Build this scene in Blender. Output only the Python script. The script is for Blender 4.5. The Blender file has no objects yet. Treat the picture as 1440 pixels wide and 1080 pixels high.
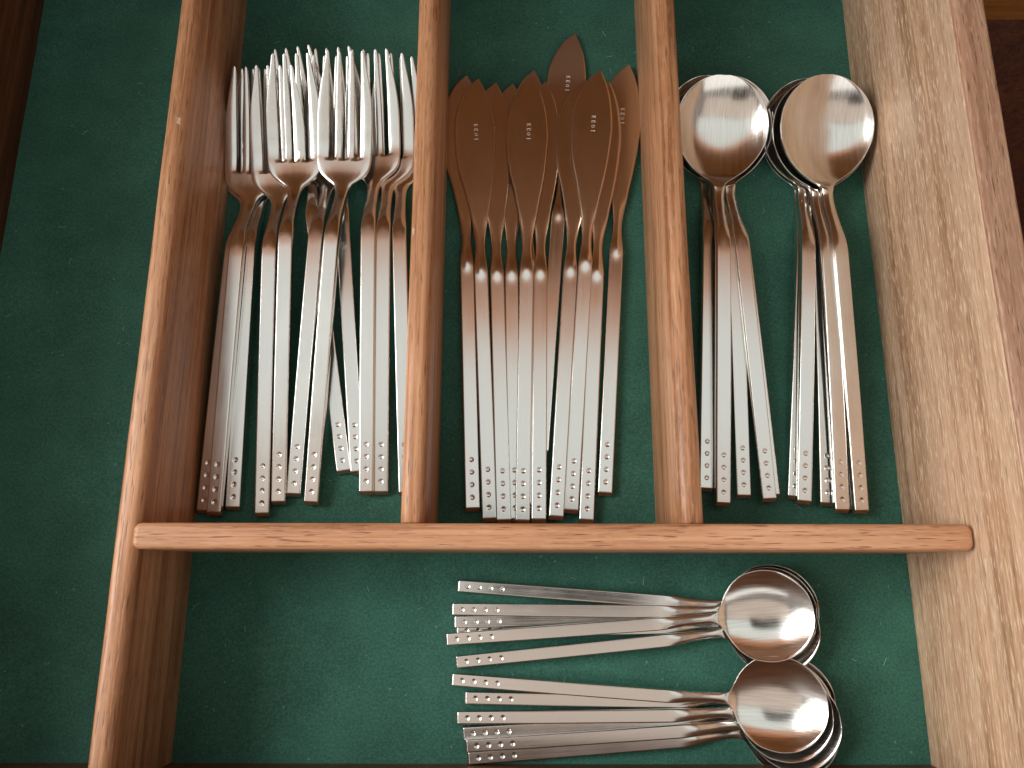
import bpy, bmesh, math, random
import numpy as np
from mathutils import Vector, Matrix, Euler

random.seed(7)
SC = bpy.context.scene
COL = SC.collection
MM = 0.001

# ------------------------------------------------------------------ camera
CAM_H, TILT, FPX, CX = 0.32, math.radians(13.8), 1082.0, 722.0
cd = bpy.data.cameras.new("camera")
cd.sensor_width = 36.0
cd.lens = FPX / 1440.0 * 36.0
cd.shift_x = -(CX - 720.0) / 1440.0
cd.clip_start = 0.01
cd.clip_end = 30.0
cam = bpy.data.objects.new("camera", cd)
cam.location = (0, 0, CAM_H)
cam.rotation_euler = (Euler((TILT, 0, 0)).to_matrix() @ Matrix.Rotation(math.radians(0.12), 3, 'Z')).to_euler()
COL.objects.link(cam)
SC.camera = cam

# ------------------------------------------------------------------ light
W = bpy.data.worlds.new("World")
SC.world = W
W.use_nodes = True
W.node_tree.nodes["Background"].inputs[0].default_value = (0.56, 0.50, 0.46, 1)
W.node_tree.nodes["Background"].inputs[1].default_value = 0.48


def area(name, loc, target, sx, sy, radiance, color):
    l = bpy.data.lights.new(name, 'AREA')
    l.shape = 'RECTANGLE'
    l.size, l.size_y = sx, sy
    l.energy = radiance * math.pi * sx * sy
    l.color = color
    o = bpy.data.objects.new(name, l)
    o.location = loc
    d = Vector(target) - Vector(loc)
    o.rotation_euler = d.to_track_quat('-Z', 'Y').to_euler()
    COL.objects.link(o)
    return o


area("ceiling_light", (0.0, 0.62, 1.65), (0.0, 0.62, 0.0), 3.0, 1.32, 0.62, (0.90, 1.0, 0.99))
area("window_light", (-1.62, 0.58, 1.05), (0.0, 0.0, 0.0), 2.2, 1.7, 8.8, (1.0, 0.99, 0.97))

bpy.data.lights["window_light"].shape = 'ELLIPSE'
area("room_light", (0.15, -1.45, 0.95), (0.0, 0.0, 0.0), 2.8, 1.3, 0.95, (1.0, 0.98, 0.95))

area("warm_rear_fill", (0.0, -0.42, 1.65), (0.0, -0.42, 0.0), 2.6, 0.72, 0.42, (1.0, 0.80, 0.66))  # added fill lamp, warms and brightens the teaspoon handles

SC.view_settings.view_transform = 'Standard'
SC.view_settings.look = 'None'
SC.view_settings.exposure = 0.0
SC.view_settings.gamma = 1.0


# ------------------------------------------------------------------ materials
def new_mat(name):
    m = bpy.data.materials.new(name)
    m.use_nodes = True
    nt = m.node_tree
    return m, nt, nt.nodes["Principled BSDF"]


def N(nt, kind, **kw):
    n = nt.nodes.new(kind)
    for k, v in kw.items():
        if k.startswith("i_"):
            n.inputs[k[2:].replace("_", " ")].default_value = v
        else:
            setattr(n, k, v)
    return n


def ramp(nt, stops):
    r = nt.nodes.new('ShaderNodeValToRGB')
    e = r.color_ramp.elements
    while len(e) < len(stops):
        e.new(0.5)
    for el, (p, c) in zip(e, stops):
        el.position = p
        el.color = (*c, 1) if len(c) == 3 else c
    return r


def coords(nt, scale, axis='Y', space='Object', offset=(0, 0, 0)):
    """Coordinates with the grain running along local Y of the texture."""
    tc = nt.nodes.new('ShaderNodeTexCoord')
    mp = nt.nodes.new('ShaderNodeMapping')
    sx, sy, sz = scale
    mp.inputs['Scale'].default_value = (sx, sy, sz) if axis == 'Y' else (sy, sx, sz)
    mp.inputs['Location'].default_value = offset
    nt.links.new(tc.outputs[space], mp.inputs['Vector'])
    return mp.outputs[0]


def mix(nt, fac, a, b, mode='MIX'):
    m = nt.nodes.new('ShaderNodeMix')
    m.data_type = 'RGBA'
    m.blend_type = mode
    for sock, v in ((m.inputs[0], fac), (m.inputs[6], a), (m.inputs[7], b)):
        if hasattr(v, 'node'):
            nt.links.new(v, sock)
        elif isinstance(v, (int, float)):
            sock.default_value = v
        else:
            sock.default_value = (*v, 1)
    return m.outputs[2]


def wood(name, dark, mid, light, axis='Y', pore=(0.05, 0.02, 0.01), pore_amt=0.6, fleck=None, fleck_amt=0.0,
         rough=0.42, seed=0.0, fig=1.0, spec=0.45, nick=0.0):
    m, nt, b = new_mat(name)
    L = nt.links.new
    # slow warp, so that the lines of the grain wander
    v0 = coords(nt, (30, 5, 30), axis, offset=(seed, seed * .7, seed * .3))
    big = N(nt, 'ShaderNodeTexNoise', i_Scale=1.0, i_Detail=3.0, i_Roughness=0.55, i_Distortion=0.6)
    L(v0, big.inputs['Vector'])
    v1 = coords(nt, (560, 13, 560), axis, offset=(seed * 2, seed, 0))
    fib = N(nt, 'ShaderNodeTexNoise', i_Scale=1.0, i_Detail=5.0, i_Roughness=0.65, i_Distortion=0.35)
    L(v1, fib.inputs['Vector'])
    v2 = coords(nt, (110, 4.5, 110), axis, offset=(seed * 3, 0, seed))
    band = N(nt, 'ShaderNodeTexNoise', i_Scale=1.0, i_Detail=2.5, i_Roughness=0.5, i_Distortion=1.1 * fig)
    L(v2, band.inputs['Vector'])
    add = N(nt, 'ShaderNodeMath', operation='MULTIPLY_ADD')
    L(fib.outputs['Fac'], add.inputs[0]); add.inputs[1].default_value = 0.55
    sc = N(nt, 'ShaderNodeMath', operation='MULTIPLY'); sc.inputs[1].default_value = 0.45
    L(band.outputs['Fac'], sc.inputs[0]); L(sc.outputs[0], add.inputs[2])
    r = ramp(nt, [(0.38, dark), (0.49, mid), (0.60, light)])
    L(add.outputs[0], r.inputs[0])
    rb = ramp(nt, [(0.3, (0.80, 0.78, 0.76)), (0.7, (1.12, 1.08, 1.05))])
    L(big.outputs['Fac'], rb.inputs[0])
    c = mix(nt, 1.0, r.outputs[0], rb.outputs[0], 'MULTIPLY')
    # pores: short dashes along the grain
    v3 = coords(nt, (1700, 110, 1700), axis, offset=(seed, seed * 5, 0))
    po = N(nt, 'ShaderNodeTexNoise', i_Scale=1.0, i_Detail=1.5, i_Roughness=0.5)
    L(v3, po.inputs['Vector'])
    rp = ramp(nt, [(0.60, (0, 0, 0)), (0.72, (1, 1, 1))])
    L(po.outputs['Fac'], rp.inputs[0])
    pm = N(nt, 'ShaderNodeMath', operation='MULTIPLY'); pm.inputs[1].default_value = pore_amt
    L(rp.outputs[0], pm.inputs[0])
    c = mix(nt, pm.outputs[0], c, pore)
    if fleck is not None:
        v4 = coords(nt, (1500, 170, 1500), axis, offset=(seed * 4, 3, 1))
        fl = N(nt, 'ShaderNodeTexNoise', i_Scale=1.0, i_Detail=2.0, i_Roughness=0.5, i_Distortion=0.4)
        L(v4, fl.inputs['Vector'])
        rf = ramp(nt, [(0.54, (0, 0, 0)), (0.68, (1, 1, 1))])
        L(fl.outputs['Fac'], rf.inputs[0])
        fm = N(nt, 'ShaderNodeMath', operation='MULTIPLY'); fm.inputs[1].default_value = fleck_amt
        L(rf.outputs[0], fm.inputs[0])
        c = mix(nt, fm.outputs[0], c, fleck)
    if nick > 0:
        # small pale knocks and rubs in the varnish
        v5 = coords(nt, (95, 60, 95), axis, offset=(seed, 8, 2))
        nv = N(nt, 'ShaderNodeTexVoronoi', i_Scale=1.0, i_Randomness=1.0)
        wn = N(nt, 'ShaderNodeTexNoise', i_Scale=9.0, i_Detail=3.0)
        L(v5, wn.inputs['Vector'])
        wv = N(nt, 'ShaderNodeVectorMath', operation='ADD'); L(v5, wv.inputs[0])
        ws = N(nt, 'ShaderNodeVectorMath', operation='SCALE'); ws.inputs['Scale'].default_value = .35
        L(wn.outputs['Color'], ws.inputs[0]); L(ws.outputs[0], wv.inputs[1])
        L(wv.outputs[0], nv.inputs['Vector'])
        rn = ramp(nt, [(0.05, (1, 1, 1)), (0.11, (0, 0, 0))]); L(nv.outputs['Distance'], rn.inputs[0])
        sn = nt.nodes.new('ShaderNodeSeparateColor'); L(nv.outputs['Color'], sn.inputs[0])
        g = N(nt, 'ShaderNodeMath', operation='GREATER_THAN'); g.inputs[1].default_value = 0.80; L(sn.outputs[0], g.inputs[0])
        gm = N(nt, 'ShaderNodeMath', operation='MULTIPLY'); L(rn.outputs[0], gm.inputs[0]); L(g.outputs[0], gm.inputs[1])
        g2 = N(nt, 'ShaderNodeMath', operation='MULTIPLY'); L(gm.outputs[0], g2.inputs[0]); g2.inputs[1].default_value = nick
        c = mix(nt, g2.outputs[0], c, (0.78, 0.60, 0.46))
    L(c, b.inputs['Base Color'])
    rr = N(nt, 'ShaderNodeMapRange'); rr.inputs[3].default_value = rough - .07; rr.inputs[4].default_value = rough + .12
    L(fib.outputs['Fac'], rr.inputs[0]); L(rr.outputs[0], b.inputs['Roughness'])
    h = N(nt, 'ShaderNodeMath', operation='SUBTRACT')
    L(fib.outputs['Fac'], h.inputs[0]); L(pm.outputs[0], h.inputs[1])
    bp = N(nt, 'ShaderNodeBump', i_Strength=0.35, i_Distance=0.00035)
    L(h.outputs[0], bp.inputs['Height']); L(bp.outputs[0], b.inputs['Normal'])
    b.inputs['Specular IOR Level'].default_value = spec
    return m


D, Mi, Li = (0.28, 0.120, 0.048), (0.49, 0.240, 0.118), (0.66, 0.370, 0.205)
W_DIV = wood("oiled_mahogany_lengthwise", D, Mi, Li, 'Y', fleck=(0.62, 0.36, 0.22), fleck_amt=0.35, seed=1.3, nick=.7, rough=.36)
W_BAR = wood("oiled_mahogany_crosswise", (0.35, 0.155, 0.072), (0.55, 0.275, 0.14), (0.68, 0.38, 0.22), 'X',
             pore=(0.13, 0.045, 0.018), pore_amt=.75, fleck=(0.7, 0.45, 0.3), fleck_amt=0.3, seed=4.1, nick=.8)
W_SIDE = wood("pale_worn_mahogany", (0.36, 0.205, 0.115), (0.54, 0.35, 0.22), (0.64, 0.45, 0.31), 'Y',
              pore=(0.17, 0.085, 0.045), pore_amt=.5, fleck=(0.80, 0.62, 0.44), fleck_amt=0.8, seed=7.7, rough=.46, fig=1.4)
W_RIM = wood("pinkish_rim_wood", (0.39, 0.21, 0.13), (0.52, 0.32, 0.21), (0.62, 0.41, 0.28), 'Y', seed=11.2, rough=.4,
             fleck=(0.75, 0.55, 0.40), fleck_amt=.3)
W_DARK = wood("shade_toned_mahogany", (0.07, 0.022, 0.008), (0.12, 0.04, 0.014), (0.19, 0.07, 0.028), 'Y', seed=2.9)  # darkened so the left side panel carries its shade in the colour
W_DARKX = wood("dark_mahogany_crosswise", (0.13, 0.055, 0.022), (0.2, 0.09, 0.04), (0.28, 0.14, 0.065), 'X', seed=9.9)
W_FRONT = wood("cabinet_veneer", (0.19, 0.068, 0.014), (0.23, 0.086, 0.019), (0.27, 0.106, 0.026), 'X', seed=3.3, pore_amt=.3, rough=.7, spec=.08)
W_LIT = wood("cabinet_lit_wood", (0.90, 0.38, 0.17), (0.94, 0.42, 0.20), (0.97, 0.47, 0.24), 'X', seed=5.3, pore_amt=.1, rough=.6, spec=.1)  # pale orange stands in for brightly lit wood above the front panel
W_FLOOR = wood("floor_board_wood", (0.05, 0.014, 0.006), (0.08, 0.024, 0.011), (0.11, 0.036, 0.017), 'Y', seed=6.3)


def metal(name, base, rough, streak=(2600, 30, 2600), bump=0.10, var=0.08, rv=1.0):
    m, nt, b = new_mat(name)
    L = nt.links.new
    b.inputs['Metallic'].default_value = 1.0
    tc = nt.nodes.new('ShaderNodeTexCoord')
    oi = nt.nodes.new('ShaderNodeObjectInfo')
    ad = nt.nodes.new('ShaderNodeVectorMath'); ad.operation = 'ADD'
    L(tc.outputs['Object'], ad.inputs[0]); L(oi.outputs['Random'], ad.inputs[1])
    mp = nt.nodes.new('ShaderNodeMapping'); mp.inputs['Scale'].default_value = streak
    L(ad.outputs[0], mp.inputs['Vector'])
    n1 = N(nt, 'ShaderNodeTexNoise', i_Scale=1.0, i_Detail=3.0, i_Roughness=0.6)
    L(mp.outputs[0], n1.inputs['Vector'])
    mp2 = nt.nodes.new('ShaderNodeMapping'); mp2.inputs['Scale'].default_value = (70, 40, 70)
    L(ad.outputs[0], mp2.inputs['Vector'])
    n2 = N(nt, 'ShaderNodeTexNoise', i_Scale=1.0, i_Detail=3.0, i_Roughness=0.6)
    L(mp2.outputs[0], n2.inputs['Vector'])
    r = ramp(nt, [(0.3, tuple(x * (1 - var) for x in base)), (0.7, tuple(min(1, x * (1 + var * .6)) for x in base))])
    L(n1.outputs['Fac'], r.inputs[0])
    r2 = ramp(nt, [(0.3, (0.94, 0.93, 0.92)), (0.7, (1.0, 1.0, 1.0))])
    L(n2.outputs['Fac'], r2.inputs[0])
    L(mix(nt, 1.0, r.outputs[0], r2.outputs[0], 'MULTIPLY'), b.inputs['Base Color'])
    rr = N(nt, 'ShaderNodeMapRange'); rr.inputs[1].default_value = .3; rr.inputs[2].default_value = .7
    rmix = N(nt, 'ShaderNodeMath', operation='MULTIPLY_ADD'); rmix.inputs[1].default_value = .5
    rhalf = N(nt, 'ShaderNodeMath', operation='MULTIPLY'); rhalf.inputs[1].default_value = .5
    L(n2.outputs['Fac'], rhalf.inputs[0]); L(n1.outputs['Fac'], rmix.inputs[0]); L(rhalf.outputs[0], rmix.inputs[2])
    rr.inputs[3].default_value = rough * (1 - .35 * rv); rr.inputs[4].default_value = rough * (1 + .45 * rv)
    L(rmix.outputs[0], rr.inputs[0]); L(rr.outputs[0], b.inputs['Roughness'])
    bp = N(nt, 'ShaderNodeBump', i_Strength=bump, i_Distance=0.0001)
    L(n1.outputs['Fac'], bp.inputs['Height']); L(bp.outputs[0], b.inputs['Normal'])
    return m


STEEL = metal("brushed_champagne_steel", (0.79, 0.775, 0.74), 0.19, bump=.03, var=.04)
STEEL_BOWL = metal("brushed_spoon_bowl_steel", (0.81, 0.79, 0.745), 0.16, (1500, 45, 300), 0.16, 0.12)
STEEL_BLADE = metal("satin_blade_steel", (0.80, 0.71, 0.60), 0.20, (900, 60, 900), 0.01, 0.03, rv=.25)
STEEL_MARK = metal("stamped_lettering_steel", (0.9, 0.86, 0.8), 0.3, (600, 600, 600), 0.0, 0.02)


def felt():
    m, nt, b = new_mat("green_felt_paper")
    L = nt.links.new
    v = coords(nt, (1, 1, 1))
    fine = N(nt, 'ShaderNodeTexNoise', i_Scale=1050.0, i_Detail=4.0, i_Roughness=0.75)
    L(v, fine.inputs['Vector'])
    med = N(nt, 'ShaderNodeTexNoise', i_Scale=38.0, i_Detail=5.0, i_Roughness=0.6)
    L(v, med.inputs['Vector'])
    vm = N(nt, 'ShaderNodeMapping'); vm.inputs['Scale'].default_value = (9, 14, 9)
    L(v, vm.inputs[0])
    big = N(nt, 'ShaderNodeTexNoise', i_Scale=1.0, i_Detail=3.0, i_Roughness=0.5)
    L(vm.outputs[0], big.inputs['Vector'])
    r = ramp(nt, [(0.32, (0.018, 0.086, 0.060)), (0.5, (0.031, 0.128, 0.092)), (0.70, (0.062, 0.190, 0.142))])
    L(fine.outputs['Fac'], r.inputs[0])
    rb = ramp(nt, [(0.3, (0.78, 0.78, 0.80)), (0.7, (1.18, 1.14, 1.14))])
    L(med.outputs['Fac'], rb.inputs[0])
    c = mix(nt, 1.0, r.outputs[0], rb.outputs[0], 'MULTIPLY')
    rb2 = ramp(nt, [(0.3, (0.88, 0.88, 0.88)), (0.7, (1.1, 1.1, 1.1))])
    L(big.outputs['Fac'], rb2.inputs[0])
    c = mix(nt, 1.0, c, rb2.outputs[0], 'MULTIPLY')
    # pale lint flecks and a few dark pin marks
    vo = N(nt, 'ShaderNodeTexVoronoi', i_Scale=170.0, i_Randomness=1.0)
    L(v, vo.inputs['Vector'])
    rv = ramp(nt, [(0.045, (1, 1, 1)), (0.10, (0, 0, 0))])
    L(vo.outputs['Distance'], rv.inputs[0])
    sel = N(nt, 'ShaderNodeMath', operation='GREATER_THAN'); sel.inputs[1].default_value = 0.72
    sep = nt.nodes.new('ShaderNodeSeparateColor'); L(vo.outputs['Color'], sep.inputs[0]); L(sep.outputs[0], sel.inputs[0])
    mu = N(nt, 'ShaderNodeMath', operation='MULTIPLY'); L(rv.outputs[0], mu.inputs[0]); L(sel.outputs[0], mu.inputs[1])
    m3 = N(nt, 'ShaderNodeMath', operation='MULTIPLY'); L(mu.outputs[0], m3.inputs[0]); m3.inputs[1].default_value = .5
    c = mix(nt, m3.outputs[0], c, (0.20, 0.36, 0.28))
    vd = N(nt, 'ShaderNodeTexVoronoi', i_Scale=26.0, i_Randomness=1.0)
    L(v, vd.inputs['Vector'])
    rd = ramp(nt, [(0.016, (1, 1, 1)), (0.028, (0, 0, 0))])
    L(vd.outputs['Distance'], rd.inputs[0])
    sep2 = nt.nodes.new('ShaderNodeSeparateColor'); L(vd.outputs['Color'], sep2.inputs[0])
    s2 = N(nt, 'ShaderNodeMath', operation='GREATER_THAN'); s2.inputs[1].default_value = 0.6
    L(sep2.outputs[1], s2.inputs[0])
    m4 = N(nt, 'ShaderNodeMath', operation='MULTIPLY'); L(rd.outputs[0], m4.inputs[0]); L(s2.outputs[0], m4.inputs[1])
    c = mix(nt, m4.outputs[0], c, (0.006, 0.012, 0.010))
    L(c, b.inputs['Base Color'])
    b.inputs['Roughness'].default_value = 0.82
    b.inputs['Specular IOR Level'].default_value = 0.35
    bp = N(nt, 'ShaderNodeBump', i_Strength=0.55, i_Distance=0.00025)
    L(fine.outputs['Fac'], bp.inputs['Height']); L(bp.outputs[0], b.inputs['Normal'])
    return m


FELT = felt()


# ------------------------------------------------------------------ helpers
def link(o, parent=None):
    COL.objects.link(o)
    if parent is not None:
        o.parent = parent
    return o


def empty(name, loc=(0, 0, 0)):
    o = bpy.data.objects.new(name, None)
    o.location = loc
    o.empty_display_size = 0.01
    return link(o)


def tag(o, label, cat=None, group=None, kind=None):
    o["label"] = label
    if cat: o["category"] = cat
    if group: o["group"] = group
    if kind: o["kind"] = kind
    return o


def board(name, x0, x1, y0, y1, z0, z1, mat, parent, top_r=0.0, edge_r=0.0006, taper=0.0, rounded_ends=False, end_r=0.0):
    """A board whose long top edges are rounded by top_r; all other edges are eased by edge_r."""
    bm = bmesh.new()
    bmesh.ops.create_cube(bm, size=1.0)
    for v in bm.verts:
        v.co = Vector(((x0 + x1) / 2 + v.co.x * (x1 - x0), (y0 + y1) / 2 + v.co.y * (y1 - y0), (z0 + z1) / 2 + v.co.z * (z1 - z0)))
    along_y = (y1 - y0) > (x1 - x0)
    if end_r > 0:
        up = [e for e in bm.edges if abs(e.verts[0].co.z - e.verts[1].co.z) > 1e-5]
        bmesh.ops.bevel(bm, geom=up, offset=end_r, segments=5, affect='EDGES', profile=0.5)
    if top_r > 0:
        es = []
        for e in bm.edges:
            a, b = e.verts[0].co, e.verts[1].co
            if min(a.z, b.z) > z1 - 1e-6:
                d = b - a
                if rounded_ends or end_r > 0 or (along_y and abs(d.y) > abs(d.x)) or (not along_y and abs(d.x) > abs(d.y)):
                    es.append(e)
        bmesh.ops.bevel(bm, geom=es, offset=top_r, segments=6, affect='EDGES', profile=0.5)
    sharp = [e for e in bm.edges if len(e.link_faces) == 2 and e.calc_face_angle() > 0.9]
    bmesh.ops.bevel(bm, geom=sharp, offset=edge_r, segments=2, affect='EDGES', profile=0.5)
    # cut along the length, then let the edges wander a little as hand-planed wood does
    n = 26
    for k in range(1, n):
        if along_y:
            co, no = Vector((0, y0 + (y1 - y0) * k / n, 0)), Vector((0, 1, 0))
        else:
            co, no = Vector((x0 + (x1 - x0) * k / n, 0, 0)), Vector((1, 0, 0))
        bmesh.ops.bisect_plane(bm, geom=bm.verts[:] + bm.edges[:] + bm.faces[:], plane_co=co, plane_no=no)
    ph = random.random() * 9
    for v in bm.verts:
        q = (v.co.y if along_y else v.co.x)
        w = 0.00018 * math.sin(q * 47 + ph) + 0.0001 * math.sin(q * 131 + ph * 2)
        if v.co.z > z0 + 0.002:
            v.co.z += w
    me = bpy.data.meshes.new(name)
    bm.to_mesh(me); bm.free()
    me.materials.append(mat)
    me.shade_smooth()
    me.set_sharp_from_angle(angle=math.radians(50))
    return link(bpy.data.objects.new(name, me), parent)


# ------------------------------------------------------------------ the drawer
BACK, FRONT, LEFT, RIGHT = 0.2728, -0.0708, -0.2293, 0.1600
drawer = tag(empty("drawer"), "open wooden drawer lined with green felt paper and split by rounded dividers", "drawer")
lin = bmesh.new()
bmesh.ops.create_grid(lin, x_segments=60, y_segments=60, size=0.5)
for v in lin.verts:
    v.co.x = LEFT + (v.co.x + .5) * (RIGHT - LEFT)
    v.co.y = FRONT + (v.co.y + .5) * (BACK - FRONT)
    v.co.z = 0.00012 * math.sin(v.co.x * 61 + 2 * math.sin(v.co.y * 40)) - 0.00015
lm = bpy.data.meshes.new("lining"); lin.to_mesh(lm); lin.free(); lm.materials.append(FELT); lm.shade_smooth()
link(bpy.data.objects.new("lining", lm), drawer)
board("bottom_panel", LEFT - .008, RIGHT + .006, FRONT - .006, BACK + .006, -0.008, -0.002, W_DARK, drawer)
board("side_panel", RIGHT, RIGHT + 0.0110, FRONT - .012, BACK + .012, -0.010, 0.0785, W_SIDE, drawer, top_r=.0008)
board("rim", RIGHT - .0002, RIGHT + 0.0118, FRONT - .012, BACK + .012, 0.0787, 0.0805, W_RIM, drawer, top_r=.0011)
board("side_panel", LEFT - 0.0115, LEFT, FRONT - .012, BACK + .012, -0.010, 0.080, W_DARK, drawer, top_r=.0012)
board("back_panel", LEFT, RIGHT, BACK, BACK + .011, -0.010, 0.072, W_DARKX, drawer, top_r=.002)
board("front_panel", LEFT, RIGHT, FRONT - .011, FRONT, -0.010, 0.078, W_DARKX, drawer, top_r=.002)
DZ = 0.0478
BAR0, BAR1 = 0.0078, 0.0168
board("divider", -0.1392, -0.1302, FRONT, BACK, -0.0005, DZ, W_DIV, drawer, top_r=.0034)
board("divider", -0.0398, -0.0308, BAR1, BACK, -0.0005, DZ - .0002, W_DIV, drawer, top_r=.0036)
board("divider", 0.0585, 0.0672, BAR1, BACK, -0.0005, DZ - .0004, W_DIV, drawer, top_r=.0038)
board("cross_divider", -0.1318, 0.1595, BAR0, BAR1, -0.0005, DZ + .0018, W_BAR, drawer, top_r=.0020, rounded_ends=True, end_r=.0026)

lint = bmesh.new()
for k in range(95):
    x, y = random.uniform(LEFT + .004, RIGHT - .004), random.uniform(FRONT + .004, BACK - .02)
    a = random.uniform(0, math.tau); n = 5; ln = random.choice((.0009, .0014, .0022, .0035)); w = .00006
    pts = []
    for q in range(n + 1):
        pts.append(Vector((x, y, .00025 + .0002 * math.sin(q * .9)))); a += random.uniform(-.6, .6)
        x += math.cos(a) * ln / n; y += math.sin(a) * ln / n
    rings = []
    for q, p in enumerate(pts):
        d = (pts[min(q + 1, n)] - pts[max(q - 1, 0)]).normalized(); s_ = Vector((-d.y, d.x, 0)) * w
        rings.append([lint.verts.new(p + s_), lint.verts.new(p + Vector((0, 0, w * 1.5))), lint.verts.new(p - s_)])
    for q in range(n):
        for c_ in range(2):
            lint.faces.new((rings[q][c_], rings[q + 1][c_], rings[q + 1][c_ + 1], rings[q][c_ + 1]))
lme = bpy.data.meshes.new("lint"); lint.to_mesh(lme); lint.free()
LM, lnt, lb = new_mat("pale_lint"); lb.inputs['Base Color'].default_value = (.42, .55, .47, 1); lb.inputs['Roughness'].default_value = .9
lme.materials.append(LM)
tag(link(bpy.data.objects.new("lint", lme)), "fine pale lint fibres scattered over the green lining", "lint", kind="stuff")

# ------------------------------------------------------------------ cabinet in front of the drawer, and the floor
cab = tag(empty("cabinet", (0, 0.31, 0)), "red brown wooden cabinet behind the back of the open drawer", "cabinet")


def cab_board(*a, **k):
    o = board(*a, **k)
    o.location = (0, -0.31, 0)
    return o


cab_board("front_panel", -1.45, 1.1, 0.290, 0.330, 0.100, 0.42, W_FRONT, cab)
cab_board("reflection_band", -1.45, 1.1, 0.285, 0.330, 0.421, 0.63, W_LIT, cab, top_r=.004)  # unseen band, added for the orange reflection on the knife handles
cab_board("lower_rail", 0.19, 1.1, 0.290, 0.330, -0.036, 0.099, W_FRONT, cab)
cab_board("kick_board", 0.19, 1.1, 0.345, 0.360, -0.42, -0.047, W_FLOOR, cab)
floor = tag(empty("floor", (0, 0, -0.42)), "dark red brown floorboards under the drawer", kind="structure")
for i in range(9):
    o = board("floorboard", -0.085, 0.085, -1.0, 1.0, -0.02, 0.0, W_FLOOR, floor, edge_r=.002)
    o.rotation_euler.z = math.radians(-42)
    o.location = (0.55 + (i - 4) * 0.1735 * math.cos(math.radians(-42)), 0.2 + (i - 4) * 0.1735 * math.sin(math.radians(-42)), 0)

# ------------------------------------------------------------------ cutlery shapes (all in mm until the end)
NT, NPER = 4, 7          # four tines, seven columns each: 28 columns on every row
NC = NT * NPER


def smooth(a, b, x):
    t = np.clip((x - a) / (b - a), 0, 1)
    return t * t * (3 - 2 * t)


def curve(pts):
    """Monotone-ish smooth curve through (s, value) points."""
    xs = np.array([p[0] for p in pts], float); ys = np.array([p[1] for p in pts], float)
    d = np.diff(ys) / np.diff(xs)
    m = np.empty(len(xs)); m[0], m[-1] = d[0], d[-1]
    for i in range(1, len(xs) - 1):
        m[i] = 0 if d[i - 1] * d[i] <= 0 else 2 * d[i - 1] * d[i] / (d[i - 1] + d[i])

    def f(s):
        i = int(np.clip(np.searchsorted(xs, s) - 1, 0, len(xs) - 2))
        h = xs[i + 1] - xs[i]; t = (np.clip(s, xs[0], xs[-1]) - xs[i]) / h
        return ((2 * t**3 - 3 * t**2 + 1) * ys[i] + (t**3 - 2 * t**2 + t) * h * m[i]
                + (-2 * t**3 + 3 * t**2) * ys[i + 1] + (t**3 - t**2) * h * m[i + 1])
    return f


def rowlist(segs):
    out = []
    for a, b, st in segs:
        n = max(1, int(round((b - a) / st)))
        out += [a + (b - a) * k / n for k in range(n)]
    out.append(segs[-1][1])
    return out


E3 = np.array([0.0, 0.13, 0.42])
DROP3 = np.array([0.42, 0.13, 0.0])


def plain_cols(l, r, edge=1.0, ew=1.0):
    """x positions and edge drop for a row running from l to r."""
    w = r - l
    e = np.minimum(E3 * ew, E3 / 0.42 * w * 0.2)
    k = min(1.0, e[2] / 0.42) * edge
    mid = np.linspace(l + e[2], r - e[2], NC - 4)
    x = np.concatenate([l + e[:2], mid, (r - e[:2])[::-1]])
    dr = np.zeros(NC); dr[:3] = DROP3 * k; dr[-3:] = DROP3[::-1] * k
    return x, dr


def dimple(s, x, first, pitch, R, depth):
    z = 0.0
    for k in range(4):
        r2 = ((s - first - k * pitch) ** 2 + x * x) / (R * R)
        if r2 < 1:
            z -= depth * (1 - r2) ** 0.75
    return z


def end_drop(s):
    return 1.3 * (1 - smooth(0, 1.7, s)) ** 1.5


def build_shape(rows, cols_of, z_of, thick_of, mask_of=None):
    """rows: list of s. Returns bmesh of a closed shell with sharp lower edges."""
    bm = bmesh.new()
    top, bot = [], []
    for i, s in enumerate(rows):
        x, dr = cols_of(s)
        z0 = np.array([z_of(s, xx, 2 * j / (NC - 1) - 1) for j, xx in enumerate(x)])
        t = thick_of(s)
        top.append([bm.verts.new((x[j], s, z0[j] - dr[j])) for j in range(NC)])
        zb = np.array([z_of(s, xx, 2 * j / (NC - 1) - 1, True) for j, xx in enumerate(x)])
        bot.append([bm.verts.new((x[j], s, zb[j] - max(t, dr[j] + .25))) for j in range(NC)])
    mk = np.ones((len(rows) - 1, NC - 1), bool)
    if mask_of:
        for i in range(len(rows) - 1):
            for j in range(NC - 1):
                mk[i, j] = mask_of((rows[i] + rows[i + 1]) / 2, j)
    sharp = []
    for i in range(len(rows) - 1):
        for j in range(NC - 1):
            if not mk[i, j]:
                continue
            bm.faces.new((top[i][j], top[i][j + 1], top[i + 1][j + 1], top[i + 1][j]))
            bm.faces.new((bot[i][j], bot[i + 1][j], bot[i + 1][j + 1], bot[i][j + 1]))
            for (a, b, ok) in (((i, j), (i + 1, j), j == 0 or not mk[i, j - 1]),
                               ((i + 1, j + 1), (i, j + 1), j == NC - 2 or not mk[i, j + 1]),
                               ((i, j + 1), (i, j), i == 0 or not mk[i - 1, j]),
                               ((i + 1, j), (i + 1, j + 1), i == len(rows) - 2 or not mk[i + 1, j])):
                if ok:
                    bm.faces.new((top[a[0]][a[1]], top[b[0]][b[1]], bot[b[0]][b[1]], bot[a[0]][a[1]]))
                    sharp.append((bot[a[0]][a[1]], bot[b[0]][b[1]]))
    for a, b in sharp:
        e = bm.edges.get((a, b))
        if e: e.smooth = False
    for f in bm.faces: f.smooth = True
    bm.normal_update()
    bmesh.ops.recalc_face_normals(bm, faces=bm.faces[:])
    for v in bm.verts: v.co *= MM
    return bm


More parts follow.
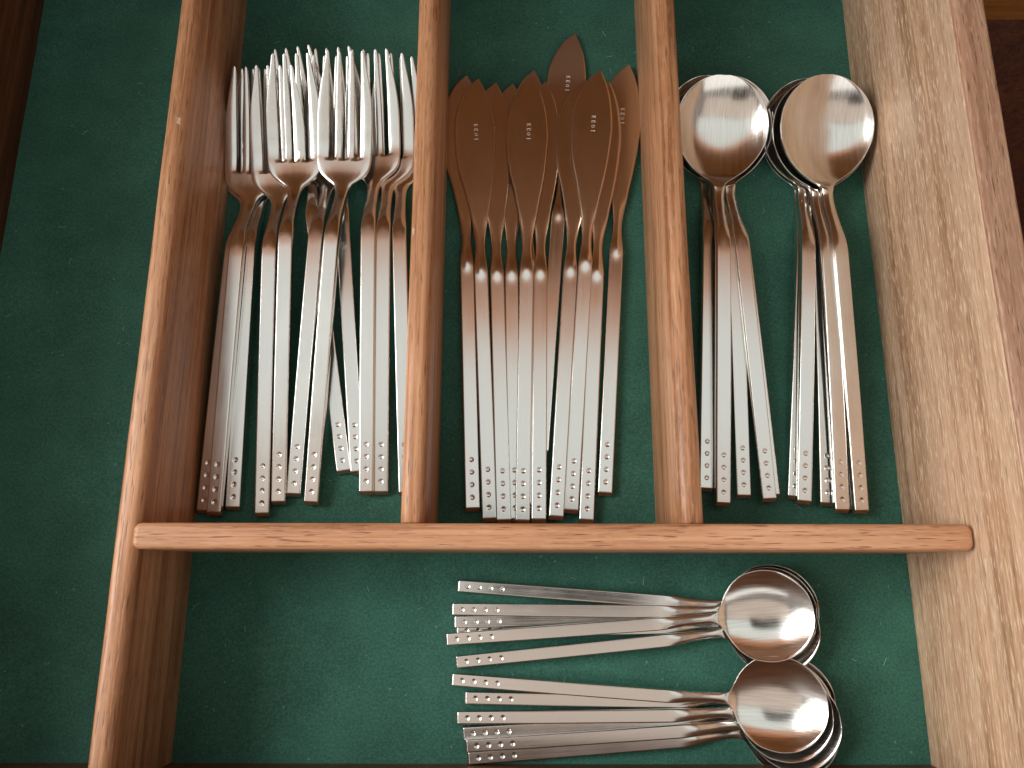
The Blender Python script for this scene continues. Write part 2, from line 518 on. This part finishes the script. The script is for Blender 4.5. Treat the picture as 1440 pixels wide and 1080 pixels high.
def split_parts(bm, classify):
    """Cut one continuous piece of metal into part meshes that keep the normals of the whole."""
    me = bpy.data.meshes.new("whole"); bm.to_mesh(me); bm.free()
    cn = [Vector(c.vector) for c in me.corner_normals]
    groups = {}
    for p in me.polygons:
        c = p.center / MM
        groups.setdefault(classify(c.x, c.y), []).append(p)
    out = {}
    for key, polys in groups.items():
        vmap, vs, fs, ns = {}, [], [], []
        for p in polys:
            f = []
            for li in p.loop_indices:
                vi = me.loops[li].vertex_index
                if vi not in vmap:
                    vmap[vi] = len(vs); vs.append(tuple(me.vertices[vi].co))
                f.append(vmap[vi]); ns.append(cn[li])
            fs.append(f)
        m = bpy.data.meshes.new(key[0] if isinstance(key, tuple) else key)
        m.from_pydata(vs, [], fs)
        m.shade_smooth()
        m.normals_split_custom_set(ns)
        out[key] = m
    return out


# fork ---------------------------------------------------------------------
FL, SLOT = 203.5, 156.6
f_hw = curve([(0, 2.95), (50, 3.0), (117, 3.05), (121, 3.0), (127, 2.6), (135, 2.45), (141, 2.75), (144.4, 4.0), (146.8, 6.8), (149.6, 9.8),
              (153, 11.5), (158, 12.1), (167, 12.25), (175, 12.2), (182, 11.8), (189, 10.9), (196, 9.6), (FL, 8.3)])
f_z = curve([(0, 0), (60, 0.3), (112, 0.1), (117.5, -0.1), (122, -0.9), (128, -3.4), (136, -7.8), (142.5, -10.2), (151, -11.5), (159, -11.2), (170, -9.2),
             (185, -5.6), (FL, -0.6)])
f_t = curve([(0, 3.2), (117, 3.4), (124, 3.6), (134, 3.0), (143, 2.2), (151, 1.9), (180, 1.7), (FL, 1.1)])
f_in = curve([(SLOT, 3.2), (180, 3.0), (194, 2.2), (FL - 1, 1.5), (FL, 0.5)])      # width of an inner tine
f_out_in = curve([(SLOT, 6.85), (185, 7.0), (FL - 1, 6.95), (FL, 7.35)])           # inner edge of an outer tine


def fork_cols(s):
    hw = f_hw(s)
    if s > FL - 1:
        hw -= 0.55 * (s - FL + 1) ** 2
    xa, da = plain_cols(-hw, hw)
    b = smooth(141, 148, s)
    if b <= 0:
        return xa, da
    q = max(0.0, min(1.0, (s - SLOT) / 1.2))
    open_ = math.sqrt(max(0.0, 1 - (1 - q) ** 2))
    hwo = hw
    oi, iw = (f_out_in(max(s, SLOT)), f_in(max(s, SLOT)))
    ic = 2.8 - 0.1 * smooth(SLOT, FL, s)
    k = hwo / f_hw(SLOT) if s < SLOT else 1.0
    edges = [(-hwo, -oi * k), (-(ic + iw / 2) * k, -(ic - iw / 2) * k), ((ic - iw / 2) * k, (ic + iw / 2) * k), (oi * k, hwo)]
    x, dr = [], []
    for n, (l, r) in enumerate(edges):
        # close the slots before they start
        if n > 0:
            gl = edges[n - 1][1]; mid = (gl + l) / 2
            l = mid + (l - mid) * max(open_, 0.04)
        if n < 3:
            gr = edges[n + 1][0]; mid = (r + gr) / 2
            r = mid + (r - mid) * max(open_, 0.04)
        w = r - l
        e = np.minimum(E3, E3 / 0.42 * w * 0.22)
        x += list(l + e) + [(l + r) / 2] + list((r - e)[::-1])
        kk = e[2] / 0.42 * open_
        kl = e[2] / 0.42 if n == 0 else kk
        kr = e[2] / 0.42 if n == 3 else kk
        dr += list(DROP3 * kl) + [0] + list(DROP3[::-1] * kr)
    x, dr = np.array(x), np.array(dr)
    return xa * (1 - b) + x * b, da * (1 - b) + dr * b


def fork_z(s, x, u, under=False):
    z = f_z(s)
    hw = f_hw(s)
    neck = smooth(116, 125, s) * (1 - smooth(141, 151, s))
    z -= neck * 0.9 * min(1, (x / hw) ** 2)
    z += smooth(144, 156, s) * 0.55 * (x / 12.0) ** 2
    if not under:
        z += dimple(s, x, 5.6, 5.2, 0.98, 0.26)
        z -= end_drop(s)
    return z


def fork_mask(s, j):
    return s < SLOT or (j + 1) % NPER != 0


rows_f = rowlist([(0, 2, .25), (2, 4, .5), (4, 23, .27), (23, 26, 1), (26, 108, 8), (108, 126, 1), (126, 140, 1.8), (140, SLOT, .8),
                  (SLOT, SLOT + 1.3, .2), (SLOT + 1.3, FL - 8, 2.2), (FL - 8, FL - 1, 1.2), (FL - 1, FL, .25)])


def fork_class(x, y):
    if y < 119: return "handle"
    if y < 142: return "neck"
    if y < SLOT: return "head"
    return ("tine", 0 if x < -5.6 else 1 if x < 0 else 2 if x < 5.6 else 3)


# knife --------------------------------------------------------------------
KL = 203.6
k_l = curve([(0, 3.0), (60, 3.05), (107, 3.05), (113, 2.6), (120, 2.15), (126, 2.5), (132, 3.3), (139, 4.5), (147, 6.1), (156, 8.3), (165, 9.7), (174, 10.15),
             (182, 9.8), (189, 8.2), (196, 5.2), (200, 2.6), (203, -0.9), (KL, -1.8)])
k_r = curve([(0, 3.0), (60, 3.05), (107, 3.05), (113, 2.6), (120, 2.15), (126, 2.6), (132, 3.6), (139, 4.6), (147, 6.0), (156, 7.3), (165, 8.2), (174, 8.7),
             (182, 8.2), (189, 7.2), (196, 5.4), (200, 3.9), (203, 2.35), (KL, 1.95)])
k_z = curve([(0, 0), (60, 0), (100, 0.0), (106, 0.0), (109, -0.08), (112, -0.25), (117, -0.65), (125, -1.0), (140, -1.1), (KL, -1.1)])
k_t = curve([(0, 3.2), (107, 3.4), (116, 2.9), (124, 2.2), (134, 1.5), (160, 1.25), (KL, 0.9)])


def knife_cols(s):
    return plain_cols(-k_l(s), k_r(s), 1.0, 1 + .8 * smooth(118, 130, s))


def knife_z(s, x, u, under=False):
    z = k_z(s)
    hw = k_l(s)
    neck = smooth(108, 117, s) * (1 - smooth(123, 136, s))
    z -= neck * 0.7 * min(1, (x / max(hw, 1)) ** 2)
    if not under:
        z += 0.66 * math.exp(-((s - 109.3) / 3.5) ** 2) * math.exp(-(x / 1.9) ** 2)
        z += dimple(s, x, 5.6, 5.2, 0.98, 0.26)
        z -= end_drop(s)
    return z


rows_k = rowlist([(0, 2, .25), (2, 4, .5), (4, 23, .27), (23, 26, 1), (26, 98, 8), (98, 124, .7), (124, 190, 2.0), (190, 201, 1.0), (201, KL, .35)])

# spoon --------------------------------------------------------------------
SL = 196.0
s_hw = curve([(0, 2.9), (50, 3.0), (113, 3.0), (119, 2.95), (126, 2.55), (135, 2.4), (142, 2.45), (146, 2.8), (148.0, 4.0), (150.7, 7.6), (154.1, 12.0),
              (158.5, 15.8), (163, 18.5), (168, 20.2), (173.3, 20.7), (179, 20.0), (184, 18.3), (188.3, 15.6), (191.5, 12.4), (194, 8.9),
              (195.3, 5.6), (SL, 2.2)])
t_hw = curve([(0, 2.9), (50, 3.0), (114, 3.0), (120, 2.9), (129, 2.4), (138, 2.3), (145.5, 2.5), (148.0, 3.3), (150.2, 6.2), (153.5, 12.2), (158.1, 17.2),
              (164.4, 20.7), (172.9, 21.9), (180, 20.9), (185, 18.8), (189, 15.9), (192, 12.6), (194.2, 9.2), (195.4, 5.6), (SL, 2.2)])
s_z = curve([(0, 0), (55, 0.45), (110, 0.1), (116, -0.15), (121, -0.9), (127, -3.0), (135, -6.0), (142.5, -7.7), (149, -7.7), (157, -6.4), (173, -3.4), (SL, 0.0)])
s_t = curve([(0, 3.2), (115, 3.4), (123, 3.6), (134, 3.0), (145, 2.0), (152, 1.3), (SL, 1.0)])


rows_s = rowlist([(0, 2, .25), (2, 4, .5), (4, 28, .27), (28, 108, 8), (108, 126, 1), (126, 142, 1.8), (142, 160, .9), (160, 186, 1.2),
                  (186, 194, .8), (194, SL, .3)])


def make_cols(hwf):
    return lambda s: plain_cols(-hwf(s), hwf(s), 1 - .45 * smooth(145, 153, s))


def make_spoon_z(first, pitch, R, depth, hwf, b0):
    def spoon_z(s, x, u, under=False):
        z = s_z(s)
        hw = hwf(s)
        neck = smooth(113, 123, s) * (1 - smooth(142, 149, s))
        z -= neck * 0.9 * min(1, (x / hw) ** 2)
        if s > b0:
            # bowl: a round hollow; the shoulders beside the stem stay level with the rim
            v = (s - 172.2) / (23.9 if s > 172.2 else 172.2 - b0)
            rr = min(1.0, math.hypot(x / hwf(173.0), v))
            z -= 6.8 * (1 - rr ** 2.4)
        if not under:
            z += dimple(s, x, first, pitch, R, depth)
            z -= end_drop(s)
        return z
    return spoon_z


def part(me, name, mat, parent, loc=None):
    me.name = name
    if not me.materials:
        me.materials.append(mat)
    return link(bpy.data.objects.new(name, me), parent)


def make_fork():
    r = empty("fork")
    bm = build_shape(rows_f, fork_cols, fork_z, f_t, fork_mask)
    for v in bm.verts: v.co.y *= FKY
    parts = split_parts(bm, lambda x, y: fork_class(x, y / FKY))
    for key, me in sorted(parts.items(), key=str):
        part(me, key[0] if isinstance(key, tuple) else key, STEEL, r)
    return r


def glyph_strokes(ch):
    """Slab-serif capitals on a 1 x 1.25 cell as thick strokes."""
    if ch == 'K': return [(.12, 0, .12, 1.25), (-.02, 0, .26, 0), (-.02, 1.25, .26, 1.25), (.14, .55, .78, 1.25), (.34, .72, .82, 0), (.66, 1.25, .9, 1.25), (.68, 0, .94, 0)]
    if ch == 'E': return [(.12, 0, .12, 1.25), (-.02, 0, .78, 0), (-.02, 1.25, .78, 1.25), (.12, .64, .6, .64), (.78, 0, .78, .24), (.78, 1.25, .78, 1.0)]
    if ch == 'O':
        p = [(.45 + .42 * math.cos(a), .625 + .6 * math.sin(a)) for a in [k * math.pi / 6 for k in range(13)]]
        return [(*p[k], *p[k + 1]) for k in range(12)]
    return [(.4, 0, .4, 1.25), (.2, 0, .6, 0), (.2, 1.25, .6, 1.25)]


def lettering_mesh():
    bm = bmesh.new()
    h = 1.62 / 1.25
    adv = 2.35
    z = k_z(170)
    for n, ch in enumerate("KEOI"):
        for i, (x0, y0, x1, y1) in enumerate(glyph_strokes(ch)):
            a = Vector((x0 * h + n * adv, y0 * h)); b = Vector((x1 * h + n * adv, y1 * h))
            d = (b - a).normalized(); p = Vector((-d.y, d.x)) * 0.15
            a2, b2 = a - d * .08, b + d * .08
            zz = z + 0.13 + 0.004 * i
            ring = [(a2 - p, -.09), (b2 - p, -.09), (b2 + p, -.09), (a2 + p, -.09)]
            lo = [bm.verts.new((q.x, q.y, zz - .10)) for q, _ in ring]
            p2 = p * .3
            hi = [bm.verts.new((q.x, q.y, zz)) for q in (a2 + d * .07 - p2, b2 - d * .07 - p2, b2 - d * .07 + p2, a2 + d * .07 + p2)]
            bm.faces.new(hi)
            for k in range(4):
                bm.faces.new((lo[k], lo[(k + 1) % 4], hi[(k + 1) % 4], hi[k]))
    # text runs down the blade: text x -> -y, text up -> +x
    for v in bm.verts:
        x, y, zz = v.co
        v.co = Vector((y - 0.9, 180.0 - x, zz)) * MM
    bmesh.ops.recalc_face_normals(bm, faces=bm.faces[:])
    me = bpy.data.meshes.new("lettering"); bm.to_mesh(me); bm.free()
    return me


def make_knife():
    r = empty("butter_knife")
    parts = split_parts(build_shape(rows_k, knife_cols, knife_z, k_t), lambda x, y: "handle" if y < 112 else "blade")
    part(parts["handle"], "handle", STEEL, r)
    b = part(parts["blade"], "blade", STEEL_BLADE, r)
    part(lettering_mesh(), "lettering", STEEL_MARK, b)
    return r


def make_spoon(name, ky, kx, first, pitch, R, depth, hwf, b0):
    r = empty(name)
    bm = build_shape(rows_s, make_cols(hwf), make_spoon_z(first, pitch, R, depth, hwf, b0), s_t)
    for v in bm.verts:
        v.co.y *= ky; v.co.x *= kx; v.co.z *= kx
    parts = split_parts(bm, lambda x, y: "handle" if y < 118 * ky else "neck" if y < 146 * ky else "bowl")
    part(parts["handle"], "handle", STEEL, r)
    part(parts["neck"], "neck", STEEL, r)
    part(parts["bowl"], "bowl", STEEL_BOWL, r)
    return r


def copy_tree(o, parent=None):
    c = o.copy()
    COL.objects.link(c)
    c.parent = parent
    for ch in o.children:
        copy_tree(ch, c)
    return c


def on_level(px, py, z):
    """Where the sight line of a measured point of the photograph meets the level z (m)."""
    a = (px - CX) / FPX; b = -(py - 540) / FPX
    ct, st = math.cos(TILT), math.sin(TILT)
    d = Vector((a, st + b * ct, -ct + b * st))
    t = (z - CAM_H) / d.z
    return Vector((d.x * t, d.y * t, z))


def lay(proto, first, end, tip, z_end, z_tip, length, z_loc, roll, label, cat, group, anchor=0.5, dx=0.0):
    """Lay a piece with the top of its handle end at height z_end and its tip at z_tip (mm)."""
    P = on_level(*end, z_end * MM); Q = on_level(*tip, z_tip * MM)
    d = Q - P
    yaw = math.atan2(-d.x, d.y)
    roll += random.uniform(-1.6, 1.6)
    h = (z_tip - z_end) / length
    pitch = math.asin(max(-.5, min(.5, h))) - math.atan2(z_loc, length)
    real = length * MM * math.cos(math.asin(h))
    err = math.hypot(d.x, d.y) - real
    dirv = Vector((d.x, d.y, 0)).normalized()
    o = proto if first else copy_tree(proto)
    o.rotation_mode = 'XYZ'
    R = Matrix.Rotation(yaw, 4, 'Z') @ Matrix.Rotation(pitch, 4, 'X') @ Matrix.Rotation(math.radians(roll), 4, 'Y')
    o.rotation_euler = R.to_euler()
    o.location = Vector((P.x, P.y, z_end * MM)) + dirv * err * anchor
    if abs(err) > .0015:
        print("length mismatch %.1f mm" % (err * 1000), label)
    return tag(o, label, cat, group)


# ------------------------------------------------------------------ forks
FKY = 0.965
FORKS = [  # end px, tip px, z_end, z_tip, roll, label
    ((286, 718), (352, 105), 3.5, 17.0, 0, "fork lying lowest at the far left, its handle half hidden beside the left divider"),
    ((300, 726), (353, 94), 6.2, 22.0, 0, "leftmost fork with its handle in full view, lying on a lower fork"),
    ((327, 717), (363, 98), 3.5, 17.2, 0, "third fork handle from the left, its head hidden under two others"),
    ((368, 727), (384, 92), 4.5, 24.0, 0, "fork whose handle reaches closest to the cross divider, alone beside a dark gap"),
    ((391, 712), (407, 74), 4.5, 26.0, 0, "fork in the left middle whose upright tines overlap the fork to its left"),
    ((412, 702), (464, 76), 3.6, 19.5, 0, "fork handle touching the left side of the topmost fork, its head hidden below it"),
    ((437, 710), (484, 72), 5.2, 28.5, 0, "topmost fork in the middle of the pile with all four tines uncovered"),
    ((484, 668), (409, 65), 3.3, 15.5, 0, "fork slanting to the upper left underneath the pile, with the shortest visible handle"),
    ((503, 668), (466, 66), 3.3, 13.5, 0, "fork underneath with a coppery reflection on its handle, right of the topmost fork"),
    ((515, 690), (518, 74), 5.5, 23.0, 0, "first of the three upright forks at the right, lying over the other two"),
    ((536, 692), (540, 78), 3.8, 20.0, 0, "middle one of the three upright forks at the right"),
    ((571, 692), (554, 84), 3.5, 17.5, 0, "rightmost fork, half hidden by the middle left divider"),
]
proto = make_fork()
for i, (e, t, ze, zt, ro, lab) in enumerate(FORKS):
    lay(proto, i == 0, e, t, ze, zt, FL * FKY, -0.6, ro, lab, "fork", "forks piled in the left tray")

# ------------------------------------------------------------------ knives
KNIVES = [
    ((665, 722), (650, 104), 3.3, 2.4, 0, "leftmost butter knife, its blade half under the next blade"),
    ((689, 737), (666, 108), 3.4, 6.0, 0, "butter knife second from the left with its whole blade in view"),
    ((709, 737), (691, 115), 4.2, 3.9, 0, "butter knife third from the left, its blade tucked between two higher blades"),
    ((725, 735), (715, 117), 3.2, 2.2, 0, "thin sliver of a butter knife wedged below the fourth gap from the left"),
    ((740, 722), (745, 92), 3.2, 3.8, 0, "butter knife hidden under the centre left one, only its blade tip showing"),
    ((735, 737), (744, 109), 6.4, 7.6, 0, "butter knife with a fully visible blade left of the knife that sticks out furthest"),
    ((758, 737), (761, 113), 6.5, 4.2, 0, "butter knife right of the centre, its blade under the fully visible middle blade"),
    ((761, 641), (803, 43), 3.2, 2.2, 0, "butter knife pushed furthest back, its tip sticking out above all the others"),
    ((782, 737), (817, 106), 6.7, 5.2, 0, "butter knife whose blade lies directly under the topmost blade at the right"),
    ((803, 722), (838, 98), 5.0, 8.2, 0, "topmost butter knife at the right with its entire blade uncovered"),
    ((825, 737), (850, 112), 4.2, 5.4, 0, "second butter knife from the right, only the right edge of its blade visible"),
    ((851, 698), (878, 89), 3.3, 2.6, 0, "rightmost butter knife, standing apart with a shorter reaching handle"),
]
proto = make_knife()
for i, (e, t, ze, zt, ro, lab) in enumerate(KNIVES):
    lay(proto, i == 0, e, t, ze, zt, KL, -1.1, ro, lab, "knife", "butter knives in the middle tray")

# ------------------------------------------------------------------ soup spoons
SKY = 0.967
SOUP = [
    ((994, 695), (1001, 101), 3.5, 11.5, 0, "soup spoon of the left stack with its handle nearest the divider"),
    ((1088, 699), (1017, 110), 3.3, 12.5, 0, "soup spoon under the rightmost handle of the left stack"),
    ((1083, 701), (1018, 110), 6.6, 16.5, 0, "soup spoon of the left stack with the handle splayed furthest right"),
    ((1047, 698), (1024, 107), 3.5, 15.0, 0, "soup spoon of the left stack with a shaded handle between two others"),
    ((1018, 712), (1018, 103), 7.0, 21.0, 0, "top soup spoon of the left stack, its silvery bowl uncovered"),
    ((1118, 711), (1139, 108), 3.4, 11.5, 0, "lowest soup spoon at the left of the right stack, half under another handle"),
    ((1165, 716), (1147, 112), 3.4, 14.0, 0, "soup spoon with a dark shaded handle in the middle of the right stack"),
    ((1132, 712), (1141, 106), 6.6, 17.5, 0, "soup spoon of the right stack with the leftmost fully visible handle"),
    ((1203, 716), (1162, 112), 3.6, 18.5, 0, "soup spoon hidden just below the top one of the right stack"),
    ((1186, 722), (1152, 108), 7.0, 22.0, 0, "soup spoon of the right stack whose handle reaches furthest down"),
    ((1213, 718), (1163, 106), 7.0, 26.0, 0, "top soup spoon of the right stack, its golden bowl touching the drawer side"),
]
proto = make_spoon("soup_spoon", SKY, 1.0, 5.6, 5.2, 0.98, 0.26, s_hw, 145.5)
for i, (e, t, ze, zt, ro, lab) in enumerate(SOUP):
    lay(proto, i == 0, e, t, ze, zt, SL * SKY, 0.0, ro, lab, "spoon", "soup spoons stacked in the right tray")

# ------------------------------------------------------------------ teaspoons
TKY, TKX = 0.717, 0.775
TL = SL * TKY
TEA = [
    ((640, 887), (1150, 880), 3.0, 8.5, 0, "teaspoon of the upper stack almost hidden below the longest reaching handle"),
    ((638, 875), (1146, 864), 3.2, 10.0, 0, "teaspoon of the upper stack with its handle just below the second one"),
    ((640, 932), (1153, 878), 4.0, 13.5, 0, "teaspoon of the upper stack with the lowest handle, slanting up to the right"),
    ((645, 824), (1150, 861), 4.0, 12.5, 0, "teaspoon with the uppermost handle of all, nearest the cross divider"),
    ((634, 857), (1150, 862), 5.4, 15.0, 0, "second teaspoon from the cross divider, its handle over another"),
    ((626, 900), (1146, 861), 6.5, 19.0, 0, "top teaspoon of the upper stack with a blue glint in its bowl"),
    ((659, 1067), (1178, 1024), 3.0, 8.0, 0, "teaspoon with the lowest handle, closest to the drawer front"),
    ((653, 1032), (1170, 1000), 3.0, 10.0, 0, "shaded teaspoon handle lying under the fourth handle of the lower stack"),
    ((657, 982), (1172, 990), 3.4, 10.5, 0, "second teaspoon handle of the lower stack, shorter and greyer than its neighbours"),
    ((655, 1050), (1183, 1013), 5.6, 13.0, 0, "teaspoon second from the drawer front, its handle on top of two others"),
    ((642, 1010), (1172, 1004), 4.5, 15.5, 0, "teaspoon with a level handle in the middle of the lower stack"),
    ((636, 956), (1164, 996), 5.0, 18.0, 0, "top teaspoon of the lower stack with an orange reflection in its bowl"),
]
proto = make_spoon("teaspoon", TKY, TKX, 4.6 / TKY, 4.55 / TKY, 1.15, 0.32, t_hw, 147.5)
for i, (e, t, ze, zt, ro, lab) in enumerate(TEA):
    lay(proto, i == 0, e, t, ze, zt, TL, 0.0, ro, lab, "spoon", "teaspoons in the front tray")

# ------------------------------------------------------------------ the phone that took the picture, mirrored dark in the spoon bowls
ph = tag(empty("phone", (0.0, -0.005, 0.334)), "dark phone held level above the drawer, mirrored as a dark patch in the spoon bowls", "phone")
ph.rotation_euler = (TILT, 0, 0)
PM, pnt, pb = new_mat("dark_phone_glass"); pb.inputs['Base Color'].default_value = (.02, .02, .022, 1); pb.inputs['Roughness'].default_value = .25
o = board("body", -.073, .073, -.036, .036, 0, .008, PM, ph, top_r=.001, end_r=.009)
